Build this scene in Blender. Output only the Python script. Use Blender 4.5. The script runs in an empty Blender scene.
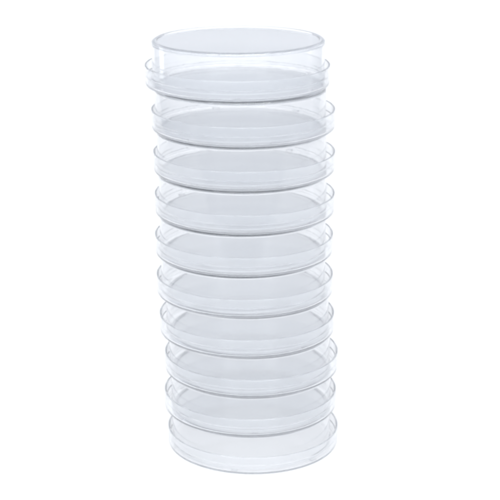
import bpy, bmesh, math, random

S = bpy.context.scene
COL = S.collection
MM = 0.001
R = math.radians

# ------------------------------------------------------------------ camera
PITCH_DISH = 23.53                       # height of one closed dish, mm
N_DISH = 10
cam_d = bpy.data.cameras.new("camera")
cam = bpy.data.objects.new("camera", cam_d)
COL.objects.link(cam)
cam.location = (0.0, -0.8253, 0.3753)
cam.rotation_euler = (math.pi / 2 - 0.3878, 0, 0)
cam_d.sensor_width = 36.0
cam_d.lens = 1523.7 / 500.0 * 36.0
cam_d.shift_y = 0.26
cam_d.clip_start = 0.01
cam_d.clip_end = 50.0
S.camera = cam

# ------------------------------------------------------------------ world: dim bluish studio room
W = bpy.data.worlds.new("World")
S.world = W
W.use_nodes = True
bg = W.node_tree.nodes["Background"]
bg.inputs[0].default_value = (0.89, 0.93, 1.02, 1)
bg.inputs[1].default_value = 0.69


# ------------------------------------------------------------------ lamps: added fills and a side strip
def area(name, loc, target, sx, sy, power, col=(1, 1, 1)):
    d = bpy.data.lights.new(name, 'AREA')
    d.shape = 'RECTANGLE'
    d.size, d.size_y = sx, sy
    d.energy = power
    d.color = col
    o = bpy.data.objects.new(name, d)
    COL.objects.link(o)
    o.location = loc
    from mathutils import Vector
    v = Vector(target) - Vector(loc)
    o.rotation_euler = v.to_track_quat('-Z', 'Y').to_euler()
    return o


# added lamps light the paper through from below and softly from above
area("under_paper_fill", (0, 1.15, -0.7), (0, 1.15, 0), 3.8, 4.2, 54.0, (1.0, 1.0, 1.0))  # unseen fill added below the translucent paper to wash out the stack's shadow
area("overhead_fill", (0, 0.5, 1.5), (0, 0.5, 0), 2.0, 2.0, 1.5, (1.0, 0.99, 0.97))  # unseen fill added to help push the paper to white
area("front_fill", (0.0, -2.5, 1.75), (0, 0, 0.10), 4.6, 1.3, 300.0, (0.97, 0.985, 1.0))  # unseen fill added behind the camera to brighten the hazy plastic
area("strip_softbox", (-1.0, 0.58, 0.25), (0, 0, 0.15), 0.22, 0.5, 0.6)

S.view_settings.view_transform = 'Standard'
S.view_settings.look = 'None'
S.view_settings.exposure = 0.10
S.view_settings.gamma = 1.0
S.view_settings.use_curve_mapping = False
S.cycles.max_bounces = 64
S.cycles.transmission_bounces = 64
S.cycles.glossy_bounces = 24
S.cycles.diffuse_bounces = 12
S.cycles.caustics_refractive = True
S.cycles.caustics_reflective = True
S.cycles.blur_glossy = 0.3
S.cycles.sample_clamp_indirect = 6.0
S.cycles.use_denoising = True
S.cycles.filter_width = 3.4


# ------------------------------------------------------------------ materials
def mat_paper():
    m = bpy.data.materials.new("white_paper")
    m.use_nodes = True
    nt = m.node_tree
    b = nt.nodes["Principled BSDF"]
    b.inputs["Base Color"].default_value = (0.42, 0.42, 0.42, 1)
    b.inputs["Roughness"].default_value = 0.9
    b.inputs["Specular IOR Level"].default_value = 0.1
    n = nt.nodes.new("ShaderNodeTexNoise")
    n.inputs["Scale"].default_value = 900
    n.inputs["Detail"].default_value = 4
    bp = nt.nodes.new("ShaderNodeBump")
    bp.inputs["Strength"].default_value = 0.05
    bp.inputs["Distance"].default_value = 0.0002
    nt.links.new(n.outputs["Fac"], bp.inputs["Height"])
    nt.links.new(bp.outputs["Normal"], b.inputs["Normal"])
    tr = nt.nodes.new("ShaderNodeBsdfTranslucent")
    tr.inputs["Color"].default_value = (0.9, 0.9, 0.9, 1)
    mx = nt.nodes.new("ShaderNodeMixShader")
    mx.inputs[0].default_value = 0.5
    out = nt.nodes["Material Output"]
    nt.links.new(b.outputs[0], mx.inputs[1])
    nt.links.new(tr.outputs[0], mx.inputs[2])
    nt.links.new(mx.outputs[0], out.inputs["Surface"])
    return m


def mat_plastic():
    m = bpy.data.materials.new("clear_polystyrene")
    m.use_nodes = True
    nt = m.node_tree
    b = nt.nodes["Principled BSDF"]
    b.inputs["Base Color"].default_value = (0.994, 0.996, 1.0, 1)
    b.inputs["Roughness"].default_value = 0.05
    b.inputs["IOR"].default_value = 1.46
    b.inputs["Transmission Weight"].default_value = 1.0
    # faint concentric tooling streaks and waviness left by the mould
    tc = nt.nodes.new("ShaderNodeTexCoord")
    sep = nt.nodes.new("ShaderNodeSeparateXYZ")
    nt.links.new(tc.outputs["Object"], sep.inputs[0])
    flat = nt.nodes.new("ShaderNodeVectorMath")
    flat.operation = 'MULTIPLY'
    flat.inputs[1].default_value = (1, 1, 0)
    nt.links.new(tc.outputs["Object"], flat.inputs[0])
    ln = nt.nodes.new("ShaderNodeVectorMath")
    ln.operation = 'LENGTH'
    nt.links.new(flat.outputs[0], ln.inputs[0])
    turn = nt.nodes.new("ShaderNodeMath")
    turn.operation = 'MULTIPLY'
    turn.inputs[1].default_value = 0.04
    nt.links.new(sep.outputs["X"], turn.inputs[0])
    cmb = nt.nodes.new("ShaderNodeCombineXYZ")
    nt.links.new(ln.outputs["Value"], cmb.inputs[0])
    nt.links.new(turn.outputs[0], cmb.inputs[1])
    nt.links.new(sep.outputs["Z"], cmb.inputs[2])
    n = nt.nodes.new("ShaderNodeTexNoise")
    n.inputs["Scale"].default_value = 650
    n.inputs["Detail"].default_value = 2.0
    nt.links.new(cmb.outputs[0], n.inputs["Vector"])
    bp = nt.nodes.new("ShaderNodeBump")
    bp.inputs["Strength"].default_value = 0.28
    bp.inputs["Distance"].default_value = 0.00004
    nt.links.new(n.outputs["Fac"], bp.inputs["Height"])
    nt.links.new(bp.outputs["Normal"], b.inputs["Normal"])
    # slight haze of the moulded polystyrene
    df = nt.nodes.new("ShaderNodeBsdfDiffuse")
    df.inputs["Color"].default_value = (0.92, 0.957, 1.0, 1)
    tr = nt.nodes.new("ShaderNodeBsdfTranslucent")
    tr.inputs["Color"].default_value = (0.92, 0.957, 1.0, 1)
    hz = nt.nodes.new("ShaderNodeMixShader")
    hz.inputs[0].default_value = 0.5
    nt.links.new(df.outputs[0], hz.inputs[1])
    nt.links.new(tr.outputs[0], hz.inputs[2])
    mx = nt.nodes.new("ShaderNodeMixShader")
    mx.inputs[0].default_value = 0.068
    nt.links.new(b.outputs[0], mx.inputs[1])
    nt.links.new(hz.outputs[0], mx.inputs[2])
    nt.links.new(mx.outputs[0], nt.nodes["Material Output"].inputs["Surface"])
    return m


PAPER = mat_paper()
PLASTIC = mat_plastic()


# ------------------------------------------------------------------ helpers
def link_mesh(name, verts, faces, mat, parent=None, smooth=True):
    me = bpy.data.meshes.new(name)
    me.from_pydata(verts, [], faces)
    me.materials.append(mat)
    if smooth:
        for p in me.polygons:
            p.use_smooth = True
    o = bpy.data.objects.new(name, me)
    COL.objects.link(o)
    if parent is not None:
        o.parent = parent
    return o


def rounded(pts, n=5):
    """pts: (r, z, fillet) in mm -> polyline with arcs and support points."""
    out = []
    for i, (x, y, f) in enumerate(pts):
        if f <= 0 or i == 0 or i == len(pts) - 1:
            out.append((x, y))
            continue
        ax, ay = pts[i - 1][0] - x, pts[i - 1][1] - y
        bx, by = pts[i + 1][0] - x, pts[i + 1][1] - y
        la, lb = math.hypot(ax, ay), math.hypot(bx, by)
        ax, ay, bx, by = ax / la, ay / la, bx / lb, by / lb
        ang = math.acos(max(-1, min(1, ax * bx + ay * by)))
        d = f / math.tan(ang / 2)
        d = min(d, la * 0.45, lb * 0.45)
        f = d * math.tan(ang / 2)
        mx, my = ax + bx, ay + by
        lm = math.hypot(mx, my)
        cx, cy = x + mx / lm * f / math.sin(ang / 2), y + my / lm * f / math.sin(ang / 2)
        p0 = (x + ax * d, y + ay * d)
        p1 = (x + bx * d, y + by * d)
        a0 = math.atan2(p0[1] - cy, p0[0] - cx)
        a1 = math.atan2(p1[1] - cy, p1[0] - cx)
        da = (a1 - a0 + math.pi) % (2 * math.pi) - math.pi
        s = min(0.12, la * 0.04, lb * 0.04)
        out.append((p0[0] + ax * s, p0[1] + ay * s))
        for k in range(n + 1):
            a = a0 + da * k / n
            out.append((cx + f * math.cos(a), cy + f * math.sin(a)))
        out.append((p1[0] + bx * s, p1[1] + by * s))
    return out


def lathe(name, prof, mat, parent, seg=288):
    """prof in mm, walked so that outward is to its right-hand side."""
    V, F = [], []
    rings = []
    for (r, z) in prof:
        if r < 1e-6:
            rings.append([len(V)])
            V.append((0, 0, z * MM))
        else:
            ids = []
            for k in range(seg):
                a = 2 * math.pi * k / seg
                ids.append(len(V))
                V.append((r * math.cos(a) * MM, r * math.sin(a) * MM, z * MM))
            rings.append(ids)
    for a, b in zip(rings[:-1], rings[1:]):
        for k in range(seg):
            k2 = (k + 1) % seg
            if len(a) == 1:
                F.append((a[0], b[k2], b[k]))
            elif len(b) == 1:
                F.append((a[k], a[k2], b[0]))
            else:
                F.append((a[k], a[k2], b[k2], b[k]))
    return link_mesh(name, V, F, mat, parent)


# ------------------------------------------------------------------ setting: white paper sweep
def sweep():
    prof = [(FRONT_Y, 0.0)]
    for i in range(1, 9):
        prof.append((FRONT_Y + (1.0 - FRONT_Y) * i / 8, 0.0))
    rad = 0.22
    for i in range(1, 17):
        a = R(90 * i / 16)
        prof.append((1.0 + rad * math.sin(a), rad - rad * math.cos(a)))
    prof.append((1.0 + rad, BACK_TOP))
    V, F = [], []
    hw = 0.75
    for y, z in prof:
        V += [(-hw, y, z), (hw, y, z)]
    for i in range(len(prof) - 1):
        a = 2 * i
        F.append((a, a + 1, a + 3, a + 2))
    n = len(V)
    o = link_mesh("white_backdrop", V, F, PAPER)
    o["kind"] = "structure"
    o["label"] = "seamless white paper under and behind the stack"
    return o


FRONT_Y = -0.42
BACK_TOP = 0.36
sweep()

# ------------------------------------------------------------------ one petri dish (upside down: bare base on top, lid below)
R_LID, R_BASE = 50.0, 46.5
H_LID = 10.7
Z_TOP = PITCH_DISH - 0.12


def copy_tree(o, parent=None):
    c = o.copy()
    COL.objects.link(c)
    c.parent = parent
    for ch in list(o.children):
        copy_tree(ch, c)
    return c


def make_dish():
    root = bpy.data.objects.new("petri_dish", None)
    COL.objects.link(root)
    root.empty_display_size = 0.02
    # ---- lid: flat plate with a low upright skirt
    lid = lathe("lid", rounded([
        (0, 0.0, 0), (R_LID - 0.15, 0.0, 1.1), (R_LID, H_LID, 0.3), (R_LID - 0.95, H_LID, 0.3),
        (R_LID - 1.0, 5.6, 0.15), (R_LID - 1.25, 5.3, 0.15), (R_LID - 1.3, 1.0, 0.9), (0, 1.0, 0)]), PLASTIC, root)
    # vent ribs that hold the base a little off the lid
    for k in range(6):
        a = R(60 * k)
        bm = bmesh.new()
        bmesh.ops.create_cube(bm, size=1)
        for v in bm.verts:
            v.co.x *= 2.4 * MM
            v.co.y *= 3.6 * MM
            v.co.z *= 0.6 * MM
        bmesh.ops.bevel(bm, geom=bm.edges[:], offset=0.18 * MM, segments=2, affect='EDGES')
        for v in bm.verts:
            v.co.x += 46.6 * MM
            v.co.z += (0.97 + 0.3) * MM
            x, y = v.co.x, v.co.y
            v.co.x, v.co.y = x * math.cos(a) - y * math.sin(a), x * math.sin(a) + y * math.cos(a)
        me = bpy.data.meshes.new("vent_rib")
        bm.to_mesh(me)
        bm.free()
        me.materials.append(PLASTIC)
        o = bpy.data.objects.new("vent_rib", me)
        COL.objects.link(o)
        o.parent = lid
    # ---- base: deep cup turned upside down, with a stacking ridge round its floor
    zr = Z_TOP - 0.8            # recessed floor inside the ridge
    full = rounded([
        (0, zr - 0.95, 0), (R_BASE - 0.95, zr - 0.95, 0.9), (R_BASE - 0.85, 2.25, 0.4), (R_BASE + 0.35, 2.25, 0.4),
        (R_BASE + 0.35, 3.7, 0.2), (R_BASE, 4.0, 0.2),
        (R_BASE, Z_TOP - 0.75, 0.7), (R_BASE - 1.3, Z_TOP, 0.45), (R_BASE - 2.6, Z_TOP, 0.3),
        (R_BASE - 3.1, zr, 0.25), (0, zr, 0)])
    # the ridge is the stretch of the outline between the wall and the recessed floor
    i0 = next(i for i, p in enumerate(full) if p[1] > Z_TOP - 2.2 and abs(p[0] - R_BASE) < 0.01 and i > 8)
    i1 = len(full) - 2
    base = lathe("dish_base", full[:i0 + 1], PLASTIC, root)
    # floor of the cup, outer face, belongs to the base mesh as well
    bm = bmesh.new()
    bm.from_mesh(base.data)
    tmp = lathe("tmp", full[i1:], PLASTIC, None)
    bm.from_mesh(tmp.data)
    for f in bm.faces:
        f.smooth = True
    bm.to_mesh(base.data)
    bm.free()
    bpy.data.objects.remove(tmp)
    lathe("stacking_ridge", full[i0:i1 + 1], PLASTIC, base)
    return root


LABELS = [
    "topmost clear petri dish of the stack, its bare ridged base facing up uncovered",
    "second clear petri dish from the top, directly under the one whose bare base shows",
    "third clear petri dish counted down from the bare top of the stack",
    "fourth clear petri dish counted down from the bare top of the stack",
    "fifth clear petri dish counted down from the top, just above mid-height of the stack",
    "fifth clear petri dish counted up from the white surface, just below mid-height",
    "fourth clear petri dish counted up from the white surface, stepped left of the one beneath",
    "third clear petri dish counted up from the white surface, jutting right of the one above",
    "second clear petri dish counted up from the white surface, resting on the bottom one",
    "bottommost clear petri dish, its lid lying flat on the white surface",
]
LID_C = [237.5, 243.2, 244.2, 244.7, 244.0, 244.8, 246.9, 251.4, 250.3, 253.0]   # lid centres, photo px
LID_W = [184.2, 183.2, 182.1, 180.2, 178.0, 176.2, 174.6, 172.8, 171.4, 169.6]   # lid widths, photo px
BASE_DX = [0.6, -1.5, -1.4, -1.2, -0.8, -1.0, 0.3, -1.1, 0.5, -1.0]
DY = [0.0, -1.2, -0.6, -0.6, -0.2, 0.0, 0.3, 0.6, 0.3, 0.8]
SPIN = [30, -10, 56, 22, 5, 41, 13, 50, 33, 17]

rng = random.Random(4)
proto = make_dish()
for i in range(N_DISH):
    d = proto if i == 0 else copy_tree(proto)
    x = (LID_C[i] - 250.0) / LID_W[i] * 2 * R_LID
    d.location = (x * MM, DY[i] * MM, (N_DISH - 1 - i) * PITCH_DISH * MM + 0.0002)
    d.rotation_euler = (0, 0, 0)
    for ch in d.children:
        if ch.name.startswith("dish_base"):
            ch.location = (BASE_DX[i] * MM, rng.uniform(-0.8, 0.8) * MM, 0)
        ch.rotation_euler = (0, 0, R(SPIN[i]))
    if i == 0:      # the loose top base sits a touch higher in front
        for ch in d.children:
            if ch.name.startswith("dish_base"):
                ch.location.z = 0.55 * MM
                ch.rotation_euler = (R(-0.65), 0, R(SPIN[i]))
    d["label"] = LABELS[i]
    d["category"] = "petri dish"
    d["group"] = "petri dishes in the stack"
